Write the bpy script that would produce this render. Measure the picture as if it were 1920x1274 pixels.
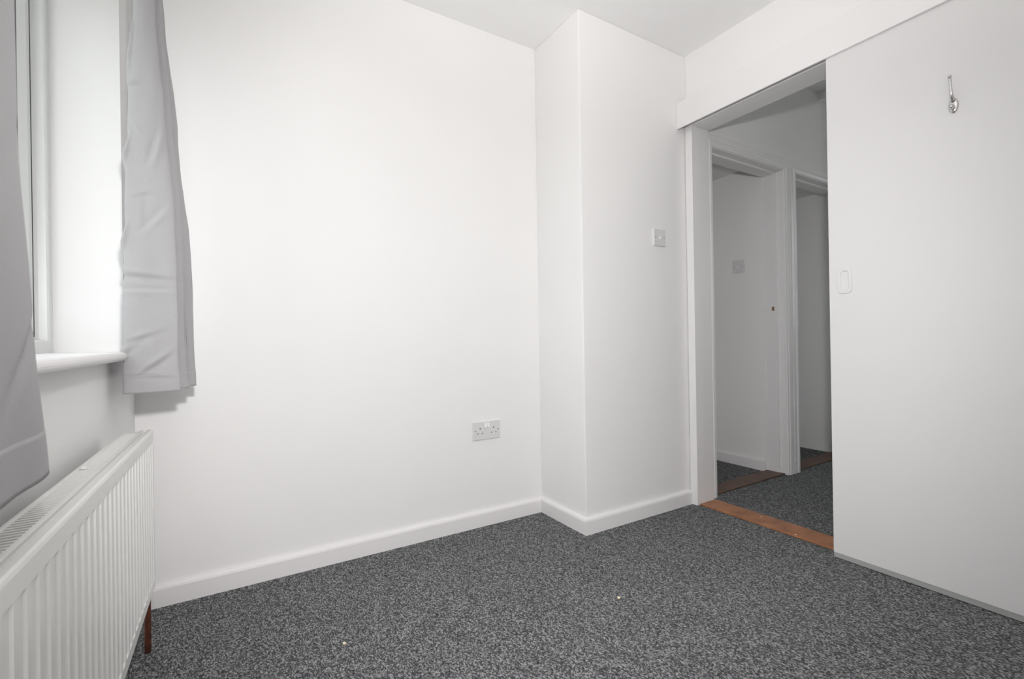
import bpy, bmesh, math, random
from mathutils import Vector, Matrix, noise

for o in list(bpy.data.objects):
    bpy.data.objects.remove(o, do_unlink=True)
scene = bpy.context.scene
COL = scene.collection

# ------------------------------------------------------------------ camera
CAM = Vector((0.2626, -1.9619, 0.8731))
F_PX, YAW, PITCH, ROLL = 876.0, math.radians(31.375), math.radians(0.02), math.radians(-0.931)
fw = Vector((math.sin(YAW) * math.cos(PITCH), math.cos(YAW) * math.cos(PITCH), math.sin(PITCH)))
rt = Vector((math.cos(YAW), -math.sin(YAW), 0))
up = rt.cross(fw)
rt2 = rt * math.cos(ROLL) + up * math.sin(ROLL)
up2 = up * math.cos(ROLL) - rt * math.sin(ROLL)
cd = bpy.data.cameras.new('camera')
cam = bpy.data.objects.new('camera', cd)
COL.objects.link(cam)
cd.sensor_width = 36.0
cd.lens = F_PX / 1920.0 * 36.0
cd.clip_start = 0.01
cam.matrix_world = Matrix(((rt2.x, up2.x, -fw.x, CAM.x), (rt2.y, up2.y, -fw.y, CAM.y),
                           (rt2.z, up2.z, -fw.z, CAM.z), (0, 0, 0, 1)))
cd.dof.use_dof = True
cd.dof.focus_distance = 2.4
cd.dof.aperture_fstop = 9.0
scene.camera = cam

# ------------------------------------------------------------------ sky (overcast) and exposure
SKY = 1.0
world = bpy.data.worlds.new('overcast_sky')
scene.world = world
world.use_nodes = True
wn, wl = world.node_tree.nodes, world.node_tree.links
bg = wn['Background']
tc = wn.new('ShaderNodeTexCoord')
sp = wn.new('ShaderNodeSeparateXYZ')
rp = wn.new('ShaderNodeValToRGB')
mp = wn.new('ShaderNodeMapRange')
mp.inputs['From Min'].default_value = -1.0
wl.new(tc.outputs['Generated'], sp.inputs[0])
wl.new(sp.outputs['Z'], mp.inputs['Value'])
wl.new(mp.outputs[0], rp.inputs[0])
rp.color_ramp.elements[0].position = 0.47
rp.color_ramp.elements[0].color = (0.42, 0.42, 0.40, 1)     # pale paving and lawn outside
rp.color_ramp.elements[1].position = 0.51
rp.color_ramp.elements[1].color = (0.94, 0.97, 1.0, 1)
wl.new(rp.outputs[0], bg.inputs['Color'])
bg.inputs['Strength'].default_value = 2.8 * SKY

# the photographer's flash, above and just right of the lens: its shadows show beside the curtain and in the hall
FLASH = 1.0
def flash_lamp(name, kind, watts, aim=None, angle=0, blend=0):
    d = bpy.data.lights.new(name, kind)
    d.energy = watts * FLASH
    d.color = (1.0, 0.985, 0.98)
    d.shadow_soft_size = 0.035
    o = bpy.data.objects.new(name, d)
    COL.objects.link(o)
    o.location = (0.31, -1.98, 1.15)
    if kind == 'SPOT':
        d.spot_size = math.radians(angle)
        d.spot_blend = blend
        o.rotation_euler = aim.to_track_quat('-Z', 'Y').to_euler()
flash_lamp('camera_flash_beam', 'SPOT', 68.0, fw + Vector((0, 0, -0.09)), 108, 0.6)
flash_lamp('camera_flash_spill', 'POINT', 7.0)
flash_lamp('camera_flash_bounce', 'SPOT', 66.0, Vector((0.35, 0.15, 1.0)), 110, 0.55)

scene.view_settings.view_transform = 'Standard'
scene.view_settings.look = 'None'
scene.view_settings.gamma = 1.0
scene.view_settings.use_curve_mapping = False
scene.view_settings.exposure = 0.0

# ------------------------------------------------------------------ measures
W, H = 2.3446, 2.35
PX, PD = 1.6223, 0.3457          # pillar: left face x, depth
T = 0.018                        # skirting thickness
YB = -2.4                        # wall behind the camera
WT = 0.12                        # door wall thickness
HX = W + WT                      # hall side of the door wall
HALL_Y = -0.36
HEAD = 1.965
JY = -0.395                      # door opening
JY2 = -1.165
WIN_Y0, WIN_Y1 = -0.167, -1.65
WIN_Z0, WIN_Z1 = 0.835, 2.06

# ------------------------------------------------------------------ materials
def mat(name, color, rough=0.5, metal=0.0, spec=0.5):
    m = bpy.data.materials.new(name)
    m.use_nodes = True
    b = m.node_tree.nodes['Principled BSDF']
    b.inputs['Base Color'].default_value = (*color, 1)
    b.inputs['Roughness'].default_value = rough
    b.inputs['Metallic'].default_value = metal
    b.inputs['Specular IOR Level'].default_value = spec
    return m

def add_bump(m, scale, strength, dist=0.001, detail=3.0, mapping=None):
    n, l = m.node_tree.nodes, m.node_tree.links
    b = n['Principled BSDF']
    t = n.new('ShaderNodeTexCoord')
    nz = n.new('ShaderNodeTexNoise')
    nz.inputs['Scale'].default_value = scale
    nz.inputs['Detail'].default_value = detail
    src = t.outputs['Object']
    if mapping:
        mpn = n.new('ShaderNodeMapping')
        mpn.inputs['Scale'].default_value = mapping
        l.new(src, mpn.inputs[0])
        src = mpn.outputs[0]
    l.new(src, nz.inputs['Vector'])
    bp = n.new('ShaderNodeBump')
    bp.inputs['Strength'].default_value = strength
    bp.inputs['Distance'].default_value = dist
    l.new(nz.outputs[0], bp.inputs['Height'])
    l.new(bp.outputs[0], b.inputs['Normal'])
    return nz

def mottled(m, c1, c2, scale, mapping=None, detail=4.0):
    n, l = m.node_tree.nodes, m.node_tree.links
    b = n['Principled BSDF']
    t = n.new('ShaderNodeTexCoord')
    nz = n.new('ShaderNodeTexNoise')
    nz.inputs['Scale'].default_value = scale
    nz.inputs['Detail'].default_value = detail
    src = t.outputs['Object']
    if mapping:
        mpn = n.new('ShaderNodeMapping')
        mpn.inputs['Scale'].default_value = mapping
        l.new(src, mpn.inputs[0])
        src = mpn.outputs[0]
    l.new(src, nz.inputs['Vector'])
    r = n.new('ShaderNodeValToRGB')
    r.color_ramp.elements[0].position = 0.3
    r.color_ramp.elements[1].position = 0.7
    r.color_ramp.elements[0].color = (*c1, 1)
    r.color_ramp.elements[1].color = (*c2, 1)
    l.new(nz.outputs[0], r.inputs[0])
    l.new(r.outputs[0], b.inputs['Base Color'])

M = {}
M['wall'] = mat('white_emulsion', (0.84, 0.83, 0.825), 0.75, spec=0.25)
mottled(M['wall'], (0.875, 0.865, 0.86), (0.89, 0.88, 0.875), 2.0)
add_bump(M['wall'], 160, 0.10, 0.0008)
M['ceiling'] = mat('ceiling_emulsion', (0.89, 0.885, 0.88), 0.85, spec=0.2)
add_bump(M['ceiling'], 120, 0.10, 0.0008)
M['gloss'] = mat('white_satin_woodwork', (0.86, 0.845, 0.845), 0.38)
add_bump(M['gloss'], 30, 0.05, 0.001)
M['door'] = mat('white_door_paint', (0.76, 0.75, 0.75), 0.5, spec=0.4)
add_bump(M['door'], 22, 0.05, 0.001)
M['upvc'] = mat('white_upvc', (0.83, 0.84, 0.83), 0.3)
M['plastic'] = mat('white_plastic', (0.74, 0.73, 0.735), 0.3)
M['rocker'] = mat('white_rocker_plastic', (0.88, 0.875, 0.87), 0.22)
M['dark'] = mat('dark_slot', (0.10, 0.08, 0.08), 0.6)
M['screw'] = mat('screw_metal', (0.42, 0.40, 0.39), 0.35, 0.8)
M['rubber'] = mat('black_gasket', (0.03, 0.028, 0.03), 0.6)
M['chrome'] = mat('chrome', (0.62, 0.61, 0.60), 0.16, 1.0)
M['brass'] = mat('aged_brass', (0.42, 0.25, 0.14), 0.4, 0.7)
M['greystrip'] = mat('grey_strip', (0.40, 0.41, 0.40), 0.5)
M['rad'] = mat('radiator_enamel', (0.75, 0.75, 0.73), 0.32)
M['copper'] = mat('tarnished_copper', (0.22, 0.075, 0.045), 0.42, 0.35)
mottled(M['copper'], (0.17, 0.055, 0.035), (0.28, 0.10, 0.06), 40)
M['crumb'] = mat('cream_crumb', (0.85, 0.72, 0.52), 0.8)
M['wood'] = mat('hardwood', (0.3, 0.13, 0.06), 0.42)
mottled(M['wood'], (0.25, 0.095, 0.04), (0.44, 0.19, 0.085), 14, (1, 1, 1), 6)
add_bump(M['wood'], 60, 0.15, 0.001)

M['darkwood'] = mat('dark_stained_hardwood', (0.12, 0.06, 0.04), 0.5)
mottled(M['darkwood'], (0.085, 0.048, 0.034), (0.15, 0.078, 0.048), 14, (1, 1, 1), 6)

# glass: clear thin pane with a faint reflection
g = bpy.data.materials.new('window_glass')
g.use_nodes = True
n, l = g.node_tree.nodes, g.node_tree.links
n.clear()
out = n.new('ShaderNodeOutputMaterial')
mx = n.new('ShaderNodeMixShader')
tr = n.new('ShaderNodeBsdfTransparent')
gl = n.new('ShaderNodeBsdfGlossy')
gl.inputs['Roughness'].default_value = 0.02
tr.inputs['Color'].default_value = (0.95, 0.97, 0.96, 1)
mx.inputs[0].default_value = 0.06
l.new(tr.outputs[0], mx.inputs[1])
l.new(gl.outputs[0], mx.inputs[2])
l.new(mx.outputs[0], out.inputs[0])
M['glass'] = g

# curtain cloth: matt woven grey, a little light comes through
c = bpy.data.materials.new('grey_curtain_cloth')
c.use_nodes = True
n, l = c.node_tree.nodes, c.node_tree.links
pb = n['Principled BSDF']
pb.inputs['Roughness'].default_value = 0.85
pb.inputs['Specular IOR Level'].default_value = 0.15
pb.inputs['Sheen Weight'].default_value = 0.15
tcd = n.new('ShaderNodeTexCoord')
mpg = n.new('ShaderNodeMapping')
mpg.inputs['Scale'].default_value = (1, 1, 0.22)
nz = n.new('ShaderNodeTexNoise')
nz.inputs['Scale'].default_value = 900
nz.inputs['Detail'].default_value = 2
l.new(tcd.outputs['Object'], mpg.inputs[0])
l.new(mpg.outputs[0], nz.inputs['Vector'])
cr = n.new('ShaderNodeValToRGB')
cr.color_ramp.elements[0].color = (0.38, 0.373, 0.382, 1)
cr.color_ramp.elements[1].color = (0.47, 0.462, 0.47, 1)
l.new(nz.outputs[0], cr.inputs[0])
l.new(cr.outputs[0], pb.inputs['Base Color'])
tl = n.new('ShaderNodeBsdfTranslucent')
tl.inputs['Color'].default_value = (0.55, 0.54, 0.54, 1)
mx = n.new('ShaderNodeMixShader')
mx.inputs[0].default_value = 0.12
l.new(pb.outputs[0], mx.inputs[1])
l.new(tl.outputs[0], mx.inputs[2])
l.new(mx.outputs[0], n['Material Output'].inputs[0])
bp = n.new('ShaderNodeBump')
bp.inputs['Strength'].default_value = 0.25
bp.inputs['Distance'].default_value = 0.0006
l.new(nz.outputs[0], bp.inputs['Height'])
l.new(bp.outputs[0], pb.inputs['Normal'])
l.new(bp.outputs[0], tl.inputs['Normal'])
M['cloth'] = c

# carpet: flecked grey loop pile
c = bpy.data.materials.new('grey_flecked_carpet')
c.use_nodes = True
n, l = c.node_tree.nodes, c.node_tree.links
pb = n['Principled BSDF']
pb.inputs['Roughness'].default_value = 0.95
pb.inputs['Specular IOR Level'].default_value = 0.1
tcd = n.new('ShaderNodeTexCoord')
mpg = n.new('ShaderNodeMapping')
mpg.inputs['Scale'].default_value = (1.0, 0.62, 1)
mpg.inputs['Rotation'].default_value = (0, 0, 0.5)
l.new(tcd.outputs['Object'], mpg.inputs[0])
wob = n.new('ShaderNodeTexNoise')
wob.inputs['Scale'].default_value = 300
l.new(mpg.outputs[0], wob.inputs['Vector'])
wadd = n.new('ShaderNodeVectorMath')
wadd.operation = 'MULTIPLY_ADD'
wadd.inputs[1].default_value = (0.004, 0.004, 0.004)
l.new(wob.outputs['Color'], wadd.inputs[0])
l.new(mpg.outputs[0], wadd.inputs[2])
vo = n.new('ShaderNodeTexVoronoi')
vo.inputs['Scale'].default_value = 350
l.new(wadd.outputs[0], vo.inputs['Vector'])
sep = n.new('ShaderNodeSeparateColor')
l.new(vo.outputs['Color'], sep.inputs[0])
nf = n.new('ShaderNodeTexNoise')
nf.inputs['Scale'].default_value = 260
nf.inputs['Detail'].default_value = 3
nf.inputs['Roughness'].default_value = 0.7
l.new(mpg.outputs[0], nf.inputs['Vector'])
mixv = n.new('ShaderNodeMix')
mixv.inputs['Factor'].default_value = 0.55
l.new(sep.outputs[0], mixv.inputs['A'])
l.new(nf.outputs[0], mixv.inputs['B'])
cr = n.new('ShaderNodeValToRGB')
e = cr.color_ramp.elements
e[0].position = 0.24
e[0].color = (0.030, 0.031, 0.034, 1)
e[1].position = 0.78
e[1].color = (0.44, 0.44, 0.44, 1)
x = e.new(0.50)
x.color = (0.106, 0.108, 0.112, 1)
l.new(mixv.outputs['Result'], cr.inputs[0])
l.new(cr.outputs[0], pb.inputs['Base Color'])
bp = n.new('ShaderNodeBump')
bp.inputs['Strength'].default_value = 0.6
bp.inputs['Distance'].default_value = 0.003
l.new(mixv.outputs['Result'], bp.inputs['Height'])
l.new(bp.outputs[0], pb.inputs['Normal'])
M['carpet'] = c

# ------------------------------------------------------------------ helpers
def tag(o, label=None, cat=None, group=None, kind=None):
    if label: o['label'] = label
    if cat: o['category'] = cat
    if group: o['group'] = group
    if kind: o['kind'] = kind
    return o

def obj(name, bm, m, parent=None, smooth=False, bevel=0.0, seg=2):
    me = bpy.data.meshes.new(name)
    bmesh.ops.recalc_face_normals(bm, faces=bm.faces[:])
    bm.to_mesh(me)
    bm.free()
    if smooth:
        for p in me.polygons: p.use_smooth = True
    me.materials.append(M[m])
    o = bpy.data.objects.new(name, me)
    COL.objects.link(o)
    if parent: o.parent = parent
    if bevel:
        b = o.modifiers.new('bevel', 'BEVEL')
        b.width = bevel
        b.segments = seg
        b.limit_method = 'ANGLE'
    return o

def box(bm, x0, x1, y0, y1, z0, z1):
    x0, x1 = sorted((x0, x1)); y0, y1 = sorted((y0, y1)); z0, z1 = sorted((z0, z1))
    v = [bm.verts.new((x, y, z)) for x in (x0, x1) for y in (y0, y1) for z in (z0, z1)]
    for f in ((0, 1, 3, 2), (4, 6, 7, 5), (0, 4, 5, 1), (2, 3, 7, 6), (0, 2, 6, 4), (1, 5, 7, 3)):
        bm.faces.new([v[i] for i in f])
    return bm

def boxes(*bs):
    bm = bmesh.new()
    for b in bs: box(bm, *b)
    return bm

def empty(name, loc):
    o = bpy.data.objects.new(name, None)
    COL.objects.link(o)
    o.location = loc
    o.empty_display_size = 0.05
    return o

def keep(o, parent):
    """parent o (built in world coordinates) to an unrotated parent"""
    o.parent = parent
    o.location = -parent.location
    return o

def struct(name, bm, m, label, **k):
    return tag(obj(name, bm, m, **k), label, kind='structure')

def tube(bm, pts, r, seg=12, r_list=None):
    pts = [Vector(p) for p in pts]
    rings = []
    for i, p in enumerate(pts):
        d = (pts[min(i + 1, len(pts) - 1)] - pts[max(i - 1, 0)]).normalized()
        a = Vector((0, 0, 1)) if abs(d.z) < 0.9 else Vector((1, 0, 0))
        u = d.cross(a).normalized()
        v = d.cross(u)
        rr = r_list[i] if r_list else r
        rings.append([bm.verts.new(p + (u * math.cos(t) + v * math.sin(t)) * rr)
                      for t in [2 * math.pi * k / seg for k in range(seg)]])
    for a, b in zip(rings, rings[1:]):
        for k in range(seg):
            bm.faces.new((a[k], a[(k + 1) % seg], b[(k + 1) % seg], b[k]))
    bm.faces.new(rings[0]); bm.faces.new(list(reversed(rings[-1])))
    return bm

def lathe(bm, origin, axis, prof, seg=16, sx=1.0, sy=1.0):
    """prof: (distance along axis, radius)"""
    axis = Vector(axis).normalized()
    a = Vector((0, 0, 1)) if abs(axis.z) < 0.9 else Vector((1, 0, 0))
    u = axis.cross(a).normalized(); v = axis.cross(u)
    rings = []
    for d, r in prof:
        rings.append([bm.verts.new(Vector(origin) + axis * d + (u * math.cos(t) * sx + v * math.sin(t) * sy) * r)
                      for t in [2 * math.pi * k / seg for k in range(seg)]])
    for p, q in zip(rings, rings[1:]):
        for k in range(seg):
            bm.faces.new((p[k], p[(k + 1) % seg], q[(k + 1) % seg], q[k]))
    bm.faces.new(rings[0]); bm.faces.new(list(reversed(rings[-1])))
    return bm

def sweep_flat(path, prof, to3d, side=1):
    """mitred sweep of prof [(offset sideways, depth)] along a flat path; returns one ring per path point"""
    pts = [Vector(p) for p in path]
    rings = []
    for i, p in enumerate(pts):
        d0 = (p - pts[i - 1]).normalized() if i else (pts[1] - p).normalized()
        d1 = (pts[i + 1] - p).normalized() if i < len(pts) - 1 else d0
        n0 = Vector((-d0.y, d0.x)) * side
        n1 = Vector((-d1.y, d1.x)) * side
        m = (n0 + n1)
        m = m / (1 + n0.dot(n1))
        rings.append([to3d(p + m * w, d) for w, d in prof])
    return rings

def rings_mesh(rings):
    bm = bmesh.new()
    vs = [[bm.verts.new(c) for c in r] for r in rings]
    k = len(vs[0])
    for a, b in zip(vs, vs[1:]):
        for i in range(k):
            bm.faces.new((a[i], a[(i + 1) % k], b[(i + 1) % k], b[i]))
    bm.faces.new(vs[0]); bm.faces.new(list(reversed(vs[-1])))
    return bm

# ------------------------------------------------------------------ room shell
OW = -0.27
struct('floor', boxes((OW, 5.4, YB - 0.12, 1.0, -0.1, 0.0)), 'carpet', 'dark grey flecked carpet covering the bedroom and hall floor')
struct('ceiling', boxes((OW, HX, YB - 0.12, 0.12, H, H + 0.1)), 'ceiling', 'flat white bedroom ceiling')
struct('wall_back', boxes((OW, HX, 0.0, 0.12, 0, H)), 'wall', 'plain white wall with the double socket')
struct('wall_pillar', boxes((PX, W, -PD, 0.0, 0, H)), 'wall', 'white boxed-out pillar with the light switch on it', bevel=0.004)
struct('wall_left', boxes((OW, 0, YB, WIN_Y1, 0, H), (OW, 0, WIN_Y0, 0, 0, H),
                          (OW, 0, WIN_Y1, WIN_Y0, 0, WIN_Z0), (OW, 0, WIN_Y1, WIN_Y0, WIN_Z1, H)),
       'wall', 'white window wall with deep window reveal above the radiator')
struct('wall_right', boxes((W, HX, -0.37, 0.0, 0, H), (W, HX, YB, JY2 - 0.025, 0, H),
                           (W, HX, JY2 - 0.025, -0.37, HEAD + 0.025, H)),
       'wall', 'white wall with the doorway to the hall')
struct('wall_front', boxes((OW, HX, YB - 0.12, YB, 0, H)), 'wall', 'white wall opposite the socket wall')

# hall and the spaces beyond it
HH = 2.5
DA0, DA1 = 2.53, 3.235          # first hall doorway
DB0, DB1 = 3.375, 4.055         # second hall doorway
HD = 1.905
struct('wall_hall_left', boxes((HX, DA0 - 0.025, HALL_Y, -0.24, 0, HH), (DA0 - 0.025, DB1 + 0.025, HALL_Y, -0.24, HD + 0.025, HH),
                               (DA1 + 0.02, DB0 - 0.02, HALL_Y, -0.24, 0, HD + 0.025), (DB1 + 0.025, 5.3, HALL_Y, -0.24, 0, HH)),
       'wall', 'white hall wall with two doorways side by side')
struct('wall_hall_right', boxes((HX, 5.3, -1.75, -1.63, 0, HH)), 'wall', 'white hall wall facing the two doorways')
struct('wall_hall_end', boxes((5.2, 5.3, -1.63, HALL_Y, 0, 0.9), (5.2, 5.3, -1.63, HALL_Y, 2.2, HH), (5.2, 5.3, -1.63, -1.53, 0.9, 2.2), (5.2, 5.3, -0.46, HALL_Y, 0.9, 2.2)),
       'wall', 'white wall at the end of the hall with an opening for the added window')  # opening added to let extra daylight into the hall
struct('ceiling_hall', boxes((HX, 5.3, -1.75, -0.24, HH, HH + 0.1)), 'ceiling', 'white hall ceiling')
struct('trim_hall_beam', boxes((3.69, 3.9, -1.63, HALL_Y, HH - 0.045, HH)), 'ceiling', 'white boxed beam crossing the hall ceiling')
struct('wall_partition', boxes((3.218, 3.372, -0.24, 0.13, 0, HH)), 'wall', 'white partition between the two hall rooms')
struct('wall_store_back', boxes((HX, 4.2, 0.13, 0.23, 0, HH)), 'wall', 'white wall at the back of the hall cupboards')
struct('wall_store_right', boxes((4.062, 4.2, -0.24, 0.13, 0, HH)), 'wall', 'white side wall beyond the second hall doorway')
struct('ceiling_store', boxes((HX, 3.218, -0.24, 0.13, 1.976, 2.05)), 'ceiling', 'low white ceiling beyond the first hall doorway')
struct('ceiling_closet', boxes((3.372, 4.062, -0.24, 0.13, 1.93, 2.05)), 'ceiling', 'low white ceiling beyond the second hall doorway')

# ------------------------------------------------------------------ skirting boards
SK = 0.072
prof = [(0, 0), (T, 0), (T, SK - 0.014), (T - 0.002, SK - 0.007), (T - 0.006, SK - 0.002), (T - 0.012, SK), (0, SK)]
path = [(0.0, 0), (PX, 0), (PX, -PD), (W - 0.02, -PD)]
rings = sweep_flat(path, prof, lambda p, d: Vector((p.x, p.y, d)), side=-1)
for i, (nm, lb) in enumerate((('baseboard_back', 'white skirting board along the socket wall'),
                              ('baseboard_pillar_side', 'short white skirting board on the side of the pillar'),
                              ('baseboard_pillar_front', 'white skirting board below the light switch'))):
    struct(nm, rings_mesh(rings[i:i + 2]), 'gloss', lb)
def skirt(nm, a, b, side, lb, top=SK):
    struct(nm, rings_mesh(sweep_flat([a, b], prof, lambda p, d: Vector((p.x, p.y, d)), side=side)), 'gloss', lb)
skirt('baseboard_left', (0, YB), (0, -T), -1, 'white skirting board below the radiator')
skirt('baseboard_right', (W, -1.22), (W, YB), -1, 'white skirting board behind the sliding door')
skirt('baseboard_front', (W - T, YB), (T, YB), -1, 'white skirting board opposite the socket wall')
skirt('baseboard_store', (3.218, 0.13), (3.218, -0.24), -1, 'white skirting board beyond the first hall doorway')
skirt('baseboard_hall_right', (5.2, -1.63), (HX, -1.63), -1, 'white skirting board along the hall')

# ------------------------------------------------------------------ bedroom doorway: lining, architrave, threshold, pelmet
lin = empty('trim_door_lining', (W, JY, 0)); tag(lin, 'white door lining of the bedroom doorway', kind='structure')
XA, XB = W - 0.02, HX + 0.004
def jamb(name, bm, parent): return keep(obj(name, bm, 'gloss', bevel=0.0015), parent)
jamb('jamb', boxes((XA, W + 0.055, JY + 0.025, JY, 0, HEAD + 0.025)), lin)
jamb('jamb_rebate', boxes((W + 0.055, XB, JY + 0.025, JY + 0.004, 0, HEAD + 0.025)), lin)
jamb('jamb', boxes((XA, XB, JY2 - 0.025, JY2, 0, HEAD + 0.025)), lin)
jamb('head_jamb', boxes((XA, W + 0.055, JY2, JY, HEAD, HEAD + 0.025)), lin)
jamb('head_jamb', boxes((W + 0.055, XB, JY2, JY + 0.004, HEAD + 0.004, HEAD + 0.025)), lin)
# architrave on the bedroom side (mostly behind pelmet and door)
cas = [(0.003, 0), (0.003, 0.016), (0.008, 0.0195), (0.040, 0.0195), (0.047, 0.015), (0.047, 0)]
rings = sweep_flat([(JY2 - 0.025, 0), (JY2 - 0.025, HEAD + 0.0255), (-0.3955, HEAD + 0.0255), (-0.3955, 0)],
                   cas, lambda p, d: Vector((W - d, p.x, p.y)), side=1)
struct('trim_architrave', rings_mesh(rings), 'gloss', 'white architrave around the bedroom doorway')
struct('trim_threshold', boxes((W - 0.002, XB, JY2, JY, 0, 0.007)), 'wood', 'reddish brown hardwood threshold in the bedroom doorway', bevel=0.002)

PZ0, PZ1 = 1.951, 2.083
FX = W - 0.0755
pel = empty('trim_pelmet', (W, -1.2, PZ1)); tag(pel, 'white pelmet board above the sliding door', kind='structure')
keep(obj('fascia', boxes((FX, FX + 0.010, -2.05, -PD - 0.0008, PZ0, PZ1)), 'gloss', bevel=0.0015), pel)
keep(obj('pelmet_top', boxes((FX + 0.010, W, -2.05, -PD - 0.0008, PZ1 - 0.012, PZ1)), 'gloss'), pel)
keep(obj('sliding_track', boxes((W - 0.058, W - 0.030, -2.04, -PD - 0.002, 2.03, 2.07)), 'screw'), pel)

# ------------------------------------------------------------------ sliding door
DX = W - 0.0635
DL = -1.047
door = empty('door_1', (DX + 0.018, DL - 0.42, 0)); tag(door, 'flat white sliding door pushed open across the wall', kind='structure')
keep(obj('door_leaf', boxes((DX, DX + 0.035, DL, DL - 0.86, 0.021, 2.025)), 'door', bevel=0.002), door)
s = keep(obj('bottom_strip', boxes((DX + 0.0015, DX + 0.033, DL - 0.001, DL - 0.858, 0.003, 0.021)), 'greystrip'), door)
tag(s, 'dull grey strip along the bottom edge')

def stadium(hw, hh, r, n=8):
    pts = []
    for cx, cy, a0 in ((hw - r, hh - r, 0), (-hw + r, hh - r, 90), (-hw + r, -hh + r, 180), (hw - r, -hh + r, 270)):
        for k in range(n + 1):
            a = math.radians(a0 + 90 * k / n)
            pts.append((cx + r * math.cos(a), cy + r * math.sin(a)))
    return pts
# flush pull: oval plate with a sunk finger cup
bm = bmesh.new()
levels = [(0.0245, 0.049, 0.016, 0.0), (0.0245, 0.049, 0.016, 0.0028), (0.0232, 0.0477, 0.015, 0.0042),
          (0.0150, 0.0385, 0.0145, 0.0042), (0.0138, 0.0373, 0.0135, 0.0034), (0.0120, 0.0355, 0.0118, 0.0004)]
pr = [[bm.verts.new((DX - d, -1.1015 + a, 1.078 + b)) for a, b in stadium(hw, hh, r)] for hw, hh, r, d in levels]
for a, b in zip(pr, pr[1:]):
    for k in range(len(a)):
        bm.faces.new((a[k], a[(k + 1) % len(a)], b[(k + 1) % len(a)], b[k]))
bm.faces.new(pr[-1])
tag(keep(obj('flush_pull', bm, 'door'), door), 'white oval recessed finger pull')

# ------------------------------------------------------------------ hall doorways
hc = [(0.004, 0), (0.004, 0.008), (0.007, 0.010), (0.016, 0.010), (0.020, 0.014), (0.030, 0.0155),
      (0.036, 0.0115), (0.060, 0.0135), (0.064, 0.011), (0.064, 0)]
ld = 'white %s of the %s hall doorway'
def hall_door(tagname, x0, x1, which):
    ar = struct('trim_hall_architrave', rings_mesh(sweep_flat([(x0, 0), (x0, HD), (x1, HD), (x1, 0)], hc,
                lambda p, d: Vector((p.x, HALL_Y - d, p.y)), side=1)), 'gloss', ld % ('moulded architrave', which))
    e = empty('trim_hall_lining', (x1, HALL_Y, 0)); tag(e, ld % ('door lining', which), kind='structure')
    jamb('jamb', boxes((x1, x1 + 0.02, HALL_Y - 0.002, -0.232, 0, HD)), e)
    jamb('jamb', boxes((x0 - 0.02, x0, HALL_Y - 0.002, -0.232, 0, HD)), e)
    jamb('head_jamb', boxes((x0, x1, HALL_Y - 0.002, -0.232, HD, HD + 0.02)), e)
    jamb('door_stop', boxes((x1 - 0.012, x1, -0.318, -0.236, 0, HD - 0.012)), e)
    jamb('door_stop', boxes((x0, x1, -0.318, -0.236, HD - 0.012, HD)), e)
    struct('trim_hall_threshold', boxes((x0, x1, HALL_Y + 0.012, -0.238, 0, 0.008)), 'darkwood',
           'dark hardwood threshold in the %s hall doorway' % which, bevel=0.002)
    return e
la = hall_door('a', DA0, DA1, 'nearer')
# the second doorway's architrave would overlap the first: a narrower one
hc_full = hc
hc = [(0.004, 0), (0.004, 0.008), (0.008, 0.012), (0.020, 0.0155), (0.030, 0.0145), (0.036, 0.010), (0.064, 0.0125), (0.064, 0)]
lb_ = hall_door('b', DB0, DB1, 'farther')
st = empty('trim_hall_post', (3.305, HALL_Y, 0)); tag(st, 'narrow white strip between the two hall doorways', kind='structure')
keep(obj('filler_block', boxes((3.300, 3.311, HALL_Y - 0.013, HALL_Y, 0, 0.075)), 'gloss'), st)
sp_ = keep(obj('strike_plate', boxes((DA1 - 0.0135, DA1 - 0.012, -0.303, -0.288, 1.03, 1.055)), 'brass'), la)
tag(sp_, 'small brass strike plate')

# ------------------------------------------------------------------ window
WX = -0.148
win = empty('window_1', (WX, (WIN_Y0 + WIN_Y1) / 2, WIN_Z0)); tag(win, 'white plastic framed window in a deep reveal', kind='structure')
SZ = 0.857      # sill top
YM = -0.93
def casement(prof, m, name, y0, y1, z0, z1, bevel=0.0):
    """mitred picture-frame sweep; prof = (inset from the outer edge, x)"""
    bm = bmesh.new()
    loops = [[bm.verts.new((x, a, b)) for a, b in ((y0 + w, z0 + w), (y1 - w, z0 + w), (y1 - w, z1 - w), (y0 + w, z1 - w))] for w, x in prof]
    for p, q in zip(loops, loops[1:] + loops[:1]):
        for k in range(4):
            bm.faces.new((p[k], p[(k + 1) % 4], q[(k + 1) % 4], q[k]))
    return keep(obj(name, bm, m, bevel=bevel), win)
FXW = -0.155
casement([(0, FXW - 0.07), (0, FXW), (0.030, FXW), (0.034, FXW - 0.004), (0.037, FXW - 0.020), (0.040, FXW - 0.024), (0.044, FXW - 0.026), (0.044, FXW - 0.07)],
         'upvc', 'frame', WIN_Y1, WIN_Y0, SZ, WIN_Z1)
keep(obj('mullion', boxes((FXW - 0.07, FXW - 0.004, YM - 0.032, YM + 0.032, SZ + 0.044, WIN_Z1 - 0.044)), 'upvc', bevel=0.004), win)
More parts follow.
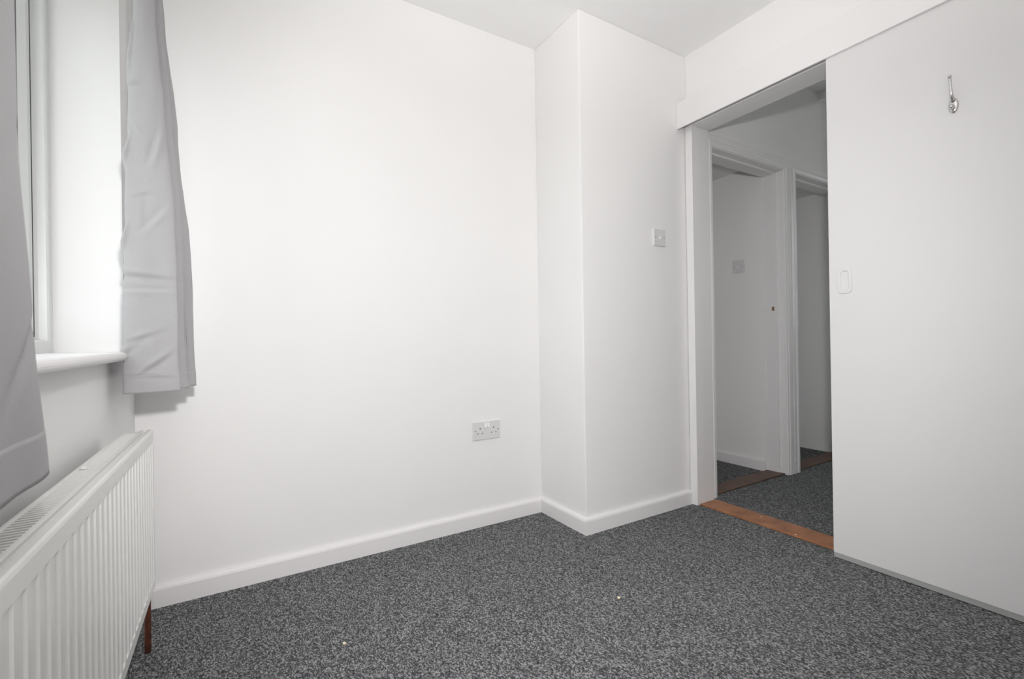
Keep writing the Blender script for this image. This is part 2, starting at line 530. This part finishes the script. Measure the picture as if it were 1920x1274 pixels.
for a, b in ((YM + 0.032, WIN_Y0 - 0.044), (WIN_Y1 + 0.044, YM - 0.032)):
    za, zb = SZ + 0.044, WIN_Z1 - 0.044
    casement([(0, FXW - 0.035), (0, FXW - 0.0265), (0.012, FXW - 0.0265), (0.012, FXW - 0.035)], 'rubber', 'gasket', a, b, za, zb)
    casement([(0.012, FXW - 0.065), (0.012, FXW - 0.0255), (0.030, FXW - 0.0265), (0.048, FXW - 0.040), (0.048, FXW - 0.065)], 'upvc', 'sash', a, b, za, zb)
    casement([(0.046, FXW - 0.050), (0.046, FXW - 0.039), (0.052, FXW - 0.042), (0.052, FXW - 0.050)], 'rubber', 'glazing_gasket', a, b, za, zb)
    keep(obj('pane', boxes((FXW - 0.049, FXW - 0.045, a + 0.049, b - 0.049, za + 0.049, zb - 0.049)), 'glass'), win)
w2 = empty('window_added', (5.25, -1.0, 0.9)); tag(w2, 'unseen white framed window added to brighten the hall', kind='structure')  # out of view, added only to let daylight into the dark hall
keep(obj('frame', boxes((5.23, 5.29, -1.53, -0.46, 0.9, 0.95), (5.23, 5.29, -1.53, -0.46, 2.15, 2.2), (5.23, 5.29, -1.53, -1.48, 0.95, 2.15),
                        (5.23, 5.29, -0.51, -0.46, 0.95, 2.15)), 'upvc'), w2)
keep(obj('pane', boxes((5.258, 5.262, -1.48, -0.51, 0.95, 2.15)), 'glass'), w2)
# rounded window board
bm = bmesh.new()
nose = []
for k in range(9):
    a = math.radians(90 - 22.5 * k)
    nose.append((0.030 + 0.011 * math.cos(a), 0.8455 + 0.0115 * math.sin(a)))
pts = [(FXW - 0.075, 0.834), (FXW - 0.075, 0.857)] + nose
A = [bm.verts.new((x, -0.120, z)) for x, z in pts]
B = [bm.verts.new((x, WIN_Y1 - 0.06, z)) for x, z in pts]
for k in range(len(pts)):
    q = (k + 1) % len(pts)
    bm.faces.new((A[k], A[q], B[q], B[k]))
bm.faces.new(A); bm.faces.new(list(reversed(B)))
sill = struct('trim_window_sill', bm, 'gloss', 'white rounded window sill above the radiator')

# ------------------------------------------------------------------ curtain track (above the frame) and curtains
struct('trim_curtain_track', boxes((0.062, 0.092, -1.95, -0.06, 2.13, 2.155), (0.0, 0.062, -0.12, -0.10, 2.135, 2.15), (0.0, 0.062, -1.02, -1.00, 2.135, 2.15),
                                   (0.0, 0.062, -1.92, -1.90, 2.135, 2.15)), 'upvc', 'white curtain track over the window')

def catmull(pts, n):
    pts = [Vector(p) for p in pts]
    P = [pts[0] * 2 - pts[1]] + pts + [pts[-1] * 2 - pts[-2]]
    res = []
    for i in range(1, len(P) - 2):
        for k in range(n):
            t = k / n
            a, b, c_, d = P[i - 1], P[i], P[i + 1], P[i + 2]
            res.append(0.5 * ((2 * b) + (c_ - a) * t + (2 * a - 5 * b + 4 * c_ - d) * t * t + (3 * b - a - 3 * c_ + d) * t ** 3))
    res.append(pts[-1])
    return res

def lerp_tab(tab, z):
    if z <= tab[0][0]: return tab[0][1:]
    for a, b in zip(tab, tab[1:]):
        if z <= b[0]:
            t = (z - a[0]) / (b[0] - a[0])
            t = t * t * (3 - 2 * t) * 0.5 + t * 0.5
            return [p + (q - p) * t for p, q in zip(a[1:], b[1:])]
    return tab[-1][1:]

def curtain(name, label, plan, shape, z0, z1, crease, nz_=260, sub=10):
    base = catmull(plan, sub)
    L = [0]
    flat = [Vector(shape(p, z0)) for p in base]
    for a, b in zip(flat, flat[1:]): L.append(L[-1] + (b - a).length)
    root = empty(name, (0.09, base[0].y, z0)); tag(root, label, 'curtain', 'grey curtains at the window')
    def pos(i, z, off=0.0):
        p = shape(base[i], z)
        q0 = shape(base[max(i - 1, 0)], z); q1 = shape(base[min(i + 1, len(base) - 1)], z)
        d = Vector((q1[0] - q0[0], q1[1] - q0[1]))
        nrm = Vector((d.y, -d.x)).normalized() if d.length > 1e-7 else Vector((0, 0))
        w = crease(L[i], z, i / (len(base) - 1)) + off
        return Vector((p[0] + nrm.x * w, p[1] + nrm.y * w, z))
    def sheet(za, zb, rows, off):
        bm = bmesh.new()
        g_ = [[bm.verts.new(pos(i, za + (zb - za) * r / rows, off)) for i in range(len(base))] for r in range(rows + 1)]
        for r in range(rows):
            for i in range(len(base) - 1):
                bm.faces.new((g_[r][i], g_[r][i + 1], g_[r + 1][i + 1], g_[r + 1][i]))
        return bm
    o = obj('cloth', sheet(z0 + 0.002, z1, nz_, 0), 'cloth', smooth=True)
    s_ = o.modifiers.new('solidify', 'SOLIDIFY'); s_.thickness = 0.0015; s_.offset = 0
    keep(o, root)
    o = obj('hem', sheet(z0, z0 + 0.0472, 9, 0.0), 'cloth', smooth=True)
    s_ = o.modifiers.new('solidify', 'SOLIDIFY'); s_.thickness = 0.0021; s_.offset = 0
    keep(o, root)
    return root

# right-hand curtain, bunched beside the window
CZ0, CZ1 = 0.748, 2.13
RX = [(0.745, 0.031, 0.153), (0.95, 0.032, 0.149), (1.22, 0.037, 0.141), (1.50, 0.047, 0.124), (1.78, 0.061, 0.107), (2.13, 0.070, 0.092)]
def shape_r(p, z):
    xl, xr = lerp_tab(RX, z)
    x = xl + p.x * (xr - xl)
    t = (z - CZ0) / (CZ1 - CZ0)
    y = -0.30 + (p.y + 0.30) * (1 - 0.12 * t)
    return (x, y)
def gs(v, c, w): return math.exp(-((v - c) / w) ** 2)
def seg_crease(s, z, seg):
    """tucked fold along a segment of the cloth: ridge beside valley, fading to its ends"""
    s0, z0, s1, z1, amp, w = seg
    ds, dz = s1 - s0, z1 - z0
    ln = math.hypot(ds, dz)
    t = ((s - s0) * ds + (z - z0) * dz) / ln
    d = (-(s - s0) * dz + (z - z0) * ds) / ln
    if t < -0.05 or t > ln + 0.05 or abs(d) > 4 * w: return 0.0
    fade = 1.0 if 0 < t < ln else math.exp(-((t if t < 0 else t - ln) / 0.018) ** 2)
    fade *= 0.45 + 0.55 * math.sin(math.pi * max(0.0, min(1.0, t / ln)))
    q = d / w
    return 2.0 * amp * q * math.exp(-q * q) * fade
CREASES = [(0.052, 1.72, 0.026, 1.52, 0.009, 0.008), (0.050, 1.41, 0.030, 1.33, 0.010, 0.007), (0.048, 1.18, 0.028, 1.09, 0.009, 0.007),
           (0.050, 1.56, 0.085, 1.565, 0.004, 0.010), (0.030, 1.062, 0.150, 1.055, 0.0045, 0.010), (0.045, 1.018, 0.150, 1.02, -0.003, 0.007),
           (0.060, 0.885, 0.115, 0.905, 0.0035, 0.009), (0.085, 0.800, 0.145, 0.845, 0.0050, 0.009), (0.030, 0.838, 0.065, 0.868, 0.005, 0.009),
           (0.080, 1.270, 0.115, 1.278, 0.0022, 0.008), (0.095, 1.200, 0.098, 1.265, 0.0012, 0.010), (0.120, 1.36, 0.150, 1.44, -0.004, 0.012),
           (0.100, 1.18, 0.150, 1.24, -0.0035, 0.010), (0.070, 0.795, 0.150, 0.789, 0.003, 0.007), (0.060, 1.46, 0.090, 1.43, 0.0025, 0.008)]
def crease_r(s, z, u):
    n1 = noise.noise(Vector((s * 11, z * 3.0, 1.3))) * 0.0075
    n2 = noise.noise(Vector((s * 26 + z * 5, z * 12 - s * 8, 4.1))) * 0.0016
    d = sum(seg_crease(s, z, c_) for c_ in CREASES) if s < 0.19 else 0.0
    return n1 + n2 + d
plan_r = [(0.22, -0.366), (0.06, -0.388), (0.0, -0.402), (0.12, -0.409), (0.40, -0.411), (0.75, -0.406), (0.97, -0.400), (1.0, -0.392),
          (0.80, -0.372), (0.35, -0.350), (0.30, -0.340), (0.60, -0.322), (1.06, -0.312), (1.10, -0.304), (0.8, -0.288),
          (0.40, -0.272), (0.38, -0.262), (0.7, -0.246), (1.16, -0.236), (1.19, -0.228), (0.8, -0.212), (0.45, -0.196), (0.5, -0.18)]
curtain('curtain', 'grey curtain bunched between the window and the socket wall', plan_r, shape_r, CZ0, CZ1, crease_r, sub=9)

# left-hand curtain, close to the camera
LE = [(0.745, 0.0), (0.90, 0.040), (1.05, 0.072), (1.20, 0.075), (2.13, 0.11)]
def shape_l(p, z):
    e_, = lerp_tab(LE, z)
    k = max(0.0, min(1.0, (p.y + 1.80) / 0.51))
    return (p.x, p.y - e_ * k)
def crease_l(s, z, u):
    n1 = noise.noise(Vector((s * 9, z * 4.0, 7.3))) * 0.004
    d = 0.004 * gs(z + 0.75 * (s - 0.07), 0.86, 0.007) * gs(s, 0.07, 0.05) + 0.0008 * gs(z + 0.9 * (s - 0.05), 1.05, 0.01) * gs(s, 0.05, 0.05)
    return n1 + d
plan_l = [(0.086, -1.296), (0.094, -1.288), (0.101, -1.292), (0.104, -1.33), (0.102, -1.38), (0.104, -1.43), (0.100, -1.475), (0.085, -1.488), (0.060, -1.468), (0.048, -1.475),
          (0.055, -1.52), (0.095, -1.545), (0.104, -1.565), (0.095, -1.59), (0.055, -1.60), (0.048, -1.62), (0.06, -1.65), (0.10, -1.67),
          (0.104, -1.69), (0.09, -1.72), (0.052, -1.73), (0.05, -1.76), (0.08, -1.79)]
curtain('curtain', 'grey curtain hanging close to the camera, left of the window', plan_l, shape_l, 0.742, CZ1, crease_l, sub=8)

# ------------------------------------------------------------------ radiator
RY0, RLEN = -0.48, 1.18
RZ0, RZ1 = 0.265, 0.661
rad = empty('radiator', (0.043, RY0, RZ0))
tag(rad, 'white steel panel radiator with vertical flutes under the window sill', 'radiator')
# local frame: x = out from wall (0..0.057), y = along the wall (0..-RLEN), z = up
RH = RZ1 - RZ0
FXR = 0.057
PITCH_R = 0.0333
ys = [0.0, -0.003]
kinds = ['e', 'f']
y = -0.012
while y > -RLEN + 0.045:
    # ridge ends, flute starts
    ys += [y - 0.0050, y - 0.0058, y - 0.0070, y - 0.0285, y - 0.0297, y - 0.0305]
    kinds += ['f', 'm', 'r', 'r', 'm', 'f']
    y -= PITCH_R
ys += [-RLEN + 0.003, -RLEN]
kinds += ['f', 'e']
zs = [(0.0, 'e'), (0.003, 'f'), (0.026, 'f'), (0.0282, 'r'), (RH - 0.0292, 'r'), (RH - 0.0290, 'f'), (RH - 0.006, 'f'), (RH - 0.002, 'e2'), (RH, 'e')]
DEP = {'f': 0, 'm': 0.0013, 'r': 0.0026}
bm = bmesh.new()
grid = []
for z, kz in zs:
    row = []
    for y, ky in zip(ys, kinds):
        d = 0.0
        if ky == 'e' or kz == 'e': d = 0.004
        elif kz == 'e2': d = 0.0012
        else: d = min(DEP[ky], DEP[kz])
        row.append(bm.verts.new((FXR - d, y, z)))
    grid.append(row)
for r in range(len(grid) - 1):
    for k in range(len(ys) - 1):
        bm.faces.new((grid[r][k], grid[r][k + 1], grid[r + 1][k + 1], grid[r + 1][k]))
# returns to the back of the sheet
edge = [(FXR - 0.004, 0, 0), (FXR - 0.004, -RLEN, 0), (FXR - 0.004, -RLEN, RH), (FXR - 0.004, 0, RH)]
bk = [bm.verts.new((FXR - 0.012, a[1], a[2])) for a in edge]
fr = [grid[0][0], grid[0][-1], grid[-1][-1], grid[-1][0]]
bm.faces.new(bk)
for k in range(4):
    q = (k + 1) % 4
    bm.faces.new((fr[k], fr[q], bk[q], bk[k]))
fp = obj('front_panel', bm, 'rad', rad)
# gutter and top cover with slots
obj('top_gutter', boxes((0.038, FXR - 0.012, -0.002, -RLEN + 0.002, RH - 0.012, RH - 0.005)), 'rad', rad)
bs = [(0.031, 0.038, 0, -RLEN, RH - 0.022, RH), (0.0, 0.006, 0, -RLEN, RH - 0.030, RH), (0.006, 0.031, 0, -0.03, RH - 0.006, RH - 0.002),
      (0.006, 0.031, -RLEN + 0.03, -RLEN, RH - 0.006, RH - 0.002)]
obj('top_rail', boxes(*bs), 'rad', rad, bevel=0.0012)
bm = bmesh.new()
y = -0.032
while y > -RLEN + 0.032:
    box(bm, 0.006, 0.031, y, y - 0.0055, RH - 0.006, RH - 0.002)
    y -= 0.0105
gr_ = obj('top_grille', bm, 'rad', rad); gr_['kind'] = 'stuff'
obj('grille_back', boxes((0.006, 0.031, -0.002, -RLEN + 0.002, RH - 0.016, RH - 0.0135)), 'rad', rad)
obj('side_panel', boxes((0.0, FXR - 0.014, 0, -0.0015, 0.01, RH - 0.004)), 'rad', rad, bevel=0.0006)
obj('side_panel', boxes((0.0, FXR - 0.014, -RLEN, -RLEN + 0.0015, 0.01, RH - 0.004)), 'rad', rad, bevel=0.0006)
obj('rear_panel', boxes((0.002, 0.010, -0.002, -RLEN + 0.002, 0.0, RH - 0.032)), 'rad', rad)
bm = bmesh.new(); lathe(bm, (0.010, -0.420, RH - 0.001), (0, 0, 1), [(0, 0.005), (0.003, 0.005), (0.004, 0.0035)], 12)
obj('grille_clip', bm, 'rad', rad)
for yy in (-0.12, -RLEN + 0.12):
    obj('wall_bracket', boxes((-0.043, 0.002, yy - 0.015, yy + 0.015, 0.03, RH - 0.06)), 'rad', rad)
# copper tail from the floor, running up behind the end of the radiator
PXL, PYL = 0.057 - 0.043, -0.277 - RY0
bm = bmesh.new()
pts = [(PXL, PYL, -RZ0), (PXL, PYL, -0.02), (PXL, PYL - 0.004, 0.0), (PXL, PYL - 0.015, 0.014), (PXL, PYL - 0.035, 0.02), (PXL, 0.05, 0.02)]
tube(bm, pts, 0.008, 14)
pipe = obj('pipe', bm, 'copper', rad, smooth=True); tag(pipe, 'brown copper pipe rising from the carpet')
bm = bmesh.new()
lathe(bm, (PXL, 0.055, 0.02), (0, -1, 0), [(0, 0.009), (0.004, 0.012), (0.02, 0.012), (0.022, 0.009), (0.04, 0.009), (0.042, 0.012), (0.054, 0.012)], 12)
obj('valve', bm, 'screw', rad, smooth=False)
rad.rotation_euler = (math.radians(-0.55), 0, math.radians(-0.45))

# ------------------------------------------------------------------ wall plates
def plate_local(bm, w, h, d=0.0085):
    hw, hh = w / 2, h / 2
    prof = [(0, 0), (0, d * 0.55), (0.0022, d), ]
    rings = [[bm.verts.new((sx * (hw - i), -dd, sz * (hh - i))) for sx, sz in ((-1, -1), (1, -1), (1, 1), (-1, 1))] for i, dd in prof]
    for a, b in zip(rings, rings[1:]):
        for k in range(4): bm.faces.new((a[k], a[(k + 1) % 4], b[(k + 1) % 4], b[k]))
    bm.faces.new(rings[-1]); bm.faces.new(list(reversed(rings[0])))
    return bm
def screw_at(root, x, z, d):
    bm = bmesh.new(); lathe(bm, (x, -d + 0.0005, z), (0, -1, 0), [(0, 0.0036), (0.0008, 0.0034), (0.0011, 0.0022)], 12)
    o = obj('screw', bm, 'screw', root)
    obj('screw_slot', boxes((x - 0.0028, x + 0.0028, -d - 0.0009, -d - 0.0004, z - 0.0005, z + 0.0005)), 'dark', o)
def rocker_at(root, x, z, w, h, d, tilt=0.0022):
    bm = bmesh.new()
    v = [bm.verts.new(c) for c in ((x - w/2, -d, z - h/2), (x + w/2, -d, z - h/2), (x + w/2, -d, z + h/2), (x - w/2, -d, z + h/2),
                                   (x - w/2, -d - 0.0012 - tilt * 2, z - h/2 + 0.0008), (x + w/2, -d - 0.0012 - tilt * 2, z - h/2 + 0.0008),
                                   (x + w/2, -d - 0.0012, z + h/2), (x - w/2, -d - 0.0012, z + h/2))]
    for f in ((0, 1, 5, 4), (1, 2, 6, 5), (2, 3, 7, 6), (3, 0, 4, 7), (4, 5, 6, 7), (3, 2, 1, 0)): bm.faces.new([v[i] for i in f])
    return obj('rocker', bm, 'rocker', root)

D = 0.0085
soc = empty('wall_socket', (1.307, 0.0, 0.4465))
tag(soc, 'white double plug socket low on the wall left of the pillar', 'socket')
obj('plate', plate_local(bmesh.new(), 0.147, 0.086), 'plastic', soc)
for sx in (-0.0068, 0.0068): rocker_at(soc, sx, 0.0245, 0.0105, 0.021, D)
for cx in (-0.0365, 0.0365):
    hs = [(cx, 0.0105, 0.0021, 0.0042), (cx - 0.0115, -0.0125, 0.0032, 0.0021), (cx + 0.0115, -0.0125, 0.0032, 0.0021)]
    for hx, hz, a, b in hs:
        obj('pin_hole', boxes((hx - a, hx + a, -D - 0.0003, -D + 0.001, hz - b, hz + b)), 'dark', soc)
for sx in (-0.0602, 0.0602): screw_at(soc, sx, 0.0, D)

sw = empty('light_switch', (2.119, -PD, 1.3725))
tag(sw, 'white single light switch on the pillar beside the doorway', 'switch')
obj('plate', plate_local(bmesh.new(), 0.086, 0.086, 0.0095), 'plastic', sw)
rocker_at(sw, 0.0, 0.0, 0.0105, 0.021, 0.0095, 0.0026)
for sx in (-0.0302, 0.0302): screw_at(sw, sx, 0.0, 0.0095)

fs = empty('wall_switch', (3.218, -0.071, 1.3405))
tag(fs, 'shaded white switch plate on the wall seen through the doorway', 'switch')
obj('plate', plate_local(bmesh.new(), 0.086, 0.086, 0.0085), 'plastic', fs)
rocker_at(fs, 0.0, -0.004, 0.0105, 0.021, D)
for sx in (-0.0302, 0.0302): screw_at(fs, sx, 0.0, D)
fs.rotation_euler = (0, 0, math.radians(-90))

# ------------------------------------------------------------------ coat hook on the sliding door
hk = empty('coat_hook', (DX, -1.4215, 1.608))
tag(hk, 'small chrome coat hook screwed to the sliding door', 'hook')
bm = bmesh.new(); lathe(bm, (0, 0, 0), (-1, 0, 0), [(0, 0.025), (0.002, 0.025), (0.0045, 0.0225), (0.006, 0.016), (0.0065, 0.008)], 24, 0.50, 1.0)
obj('back_plate', bm, 'chrome', hk, smooth=True)
bm = bmesh.new()
tube(bm, [(-0.003, 0, 0.014), (-0.012, 0, 0.019), (-0.020, 0, 0.033), (-0.024, 0.0, 0.052), (-0.0275, 0, 0.070), (-0.0315, 0, 0.082)], 0.004, 12,
     [0.0068, 0.0058, 0.0046, 0.0036, 0.0036, 0.0042])
arm = obj('arm', bm, 'chrome', hk, smooth=True)
bm = bmesh.new(); bmesh.ops.create_icosphere(bm, subdivisions=2, radius=0.0056, matrix=Matrix.Translation((-0.0325, 0, 0.085)))
obj('arm_tip', bm, 'chrome', arm, smooth=True)
bm = bmesh.new()
tube(bm, [(-0.003, 0, -0.006), (-0.012, 0, -0.012), (-0.020, 0, -0.012), (-0.025, 0, -0.004)], 0.004, 12, [0.0056, 0.0046, 0.004, 0.0046])
obj('lower_hook', bm, 'chrome', hk, smooth=True)
for sy, sz in ((0.0, 0.0005), (0.0, -0.0165)):
    bm = bmesh.new(); lathe(bm, (-0.0055, sy, sz), (-1, 0, 0), [(0, 0.0036), (0.001, 0.0034), (0.0016, 0.002)], 10)
    obj('screw', bm, 'screw', hk)

# ------------------------------------------------------------------ crumbs
random.seed(4)
def crumb(loc, r, label):
    bm = bmesh.new(); bmesh.ops.create_icosphere(bm, subdivisions=2, radius=r)
    for v in bm.verts:
        v.co *= 0.75 + 0.5 * random.random()
        v.co.z *= 0.7
    zmin = min(v.co.z for v in bm.verts)
    for v in bm.verts: v.co.z -= zmin
    o = obj('crumb', bm, 'crumb'); o.location = loc
    tag(o, label, 'crumb', 'crumbs on the floor')
crumb((1.369, -0.806, 0.0), 0.0052, 'cream crumb on the carpet in front of the pillar')
crumb((0.540, -0.550, 0.0), 0.0045, 'cream crumb on the carpet nearest the radiator')
crumb((2.352, -0.867, 0.007), 0.0032, 'pale crumb on the wooden threshold nearest the sliding door')
crumb((2.426, -0.670, 0.007), 0.0030, 'pale crumb midway along the wooden threshold')
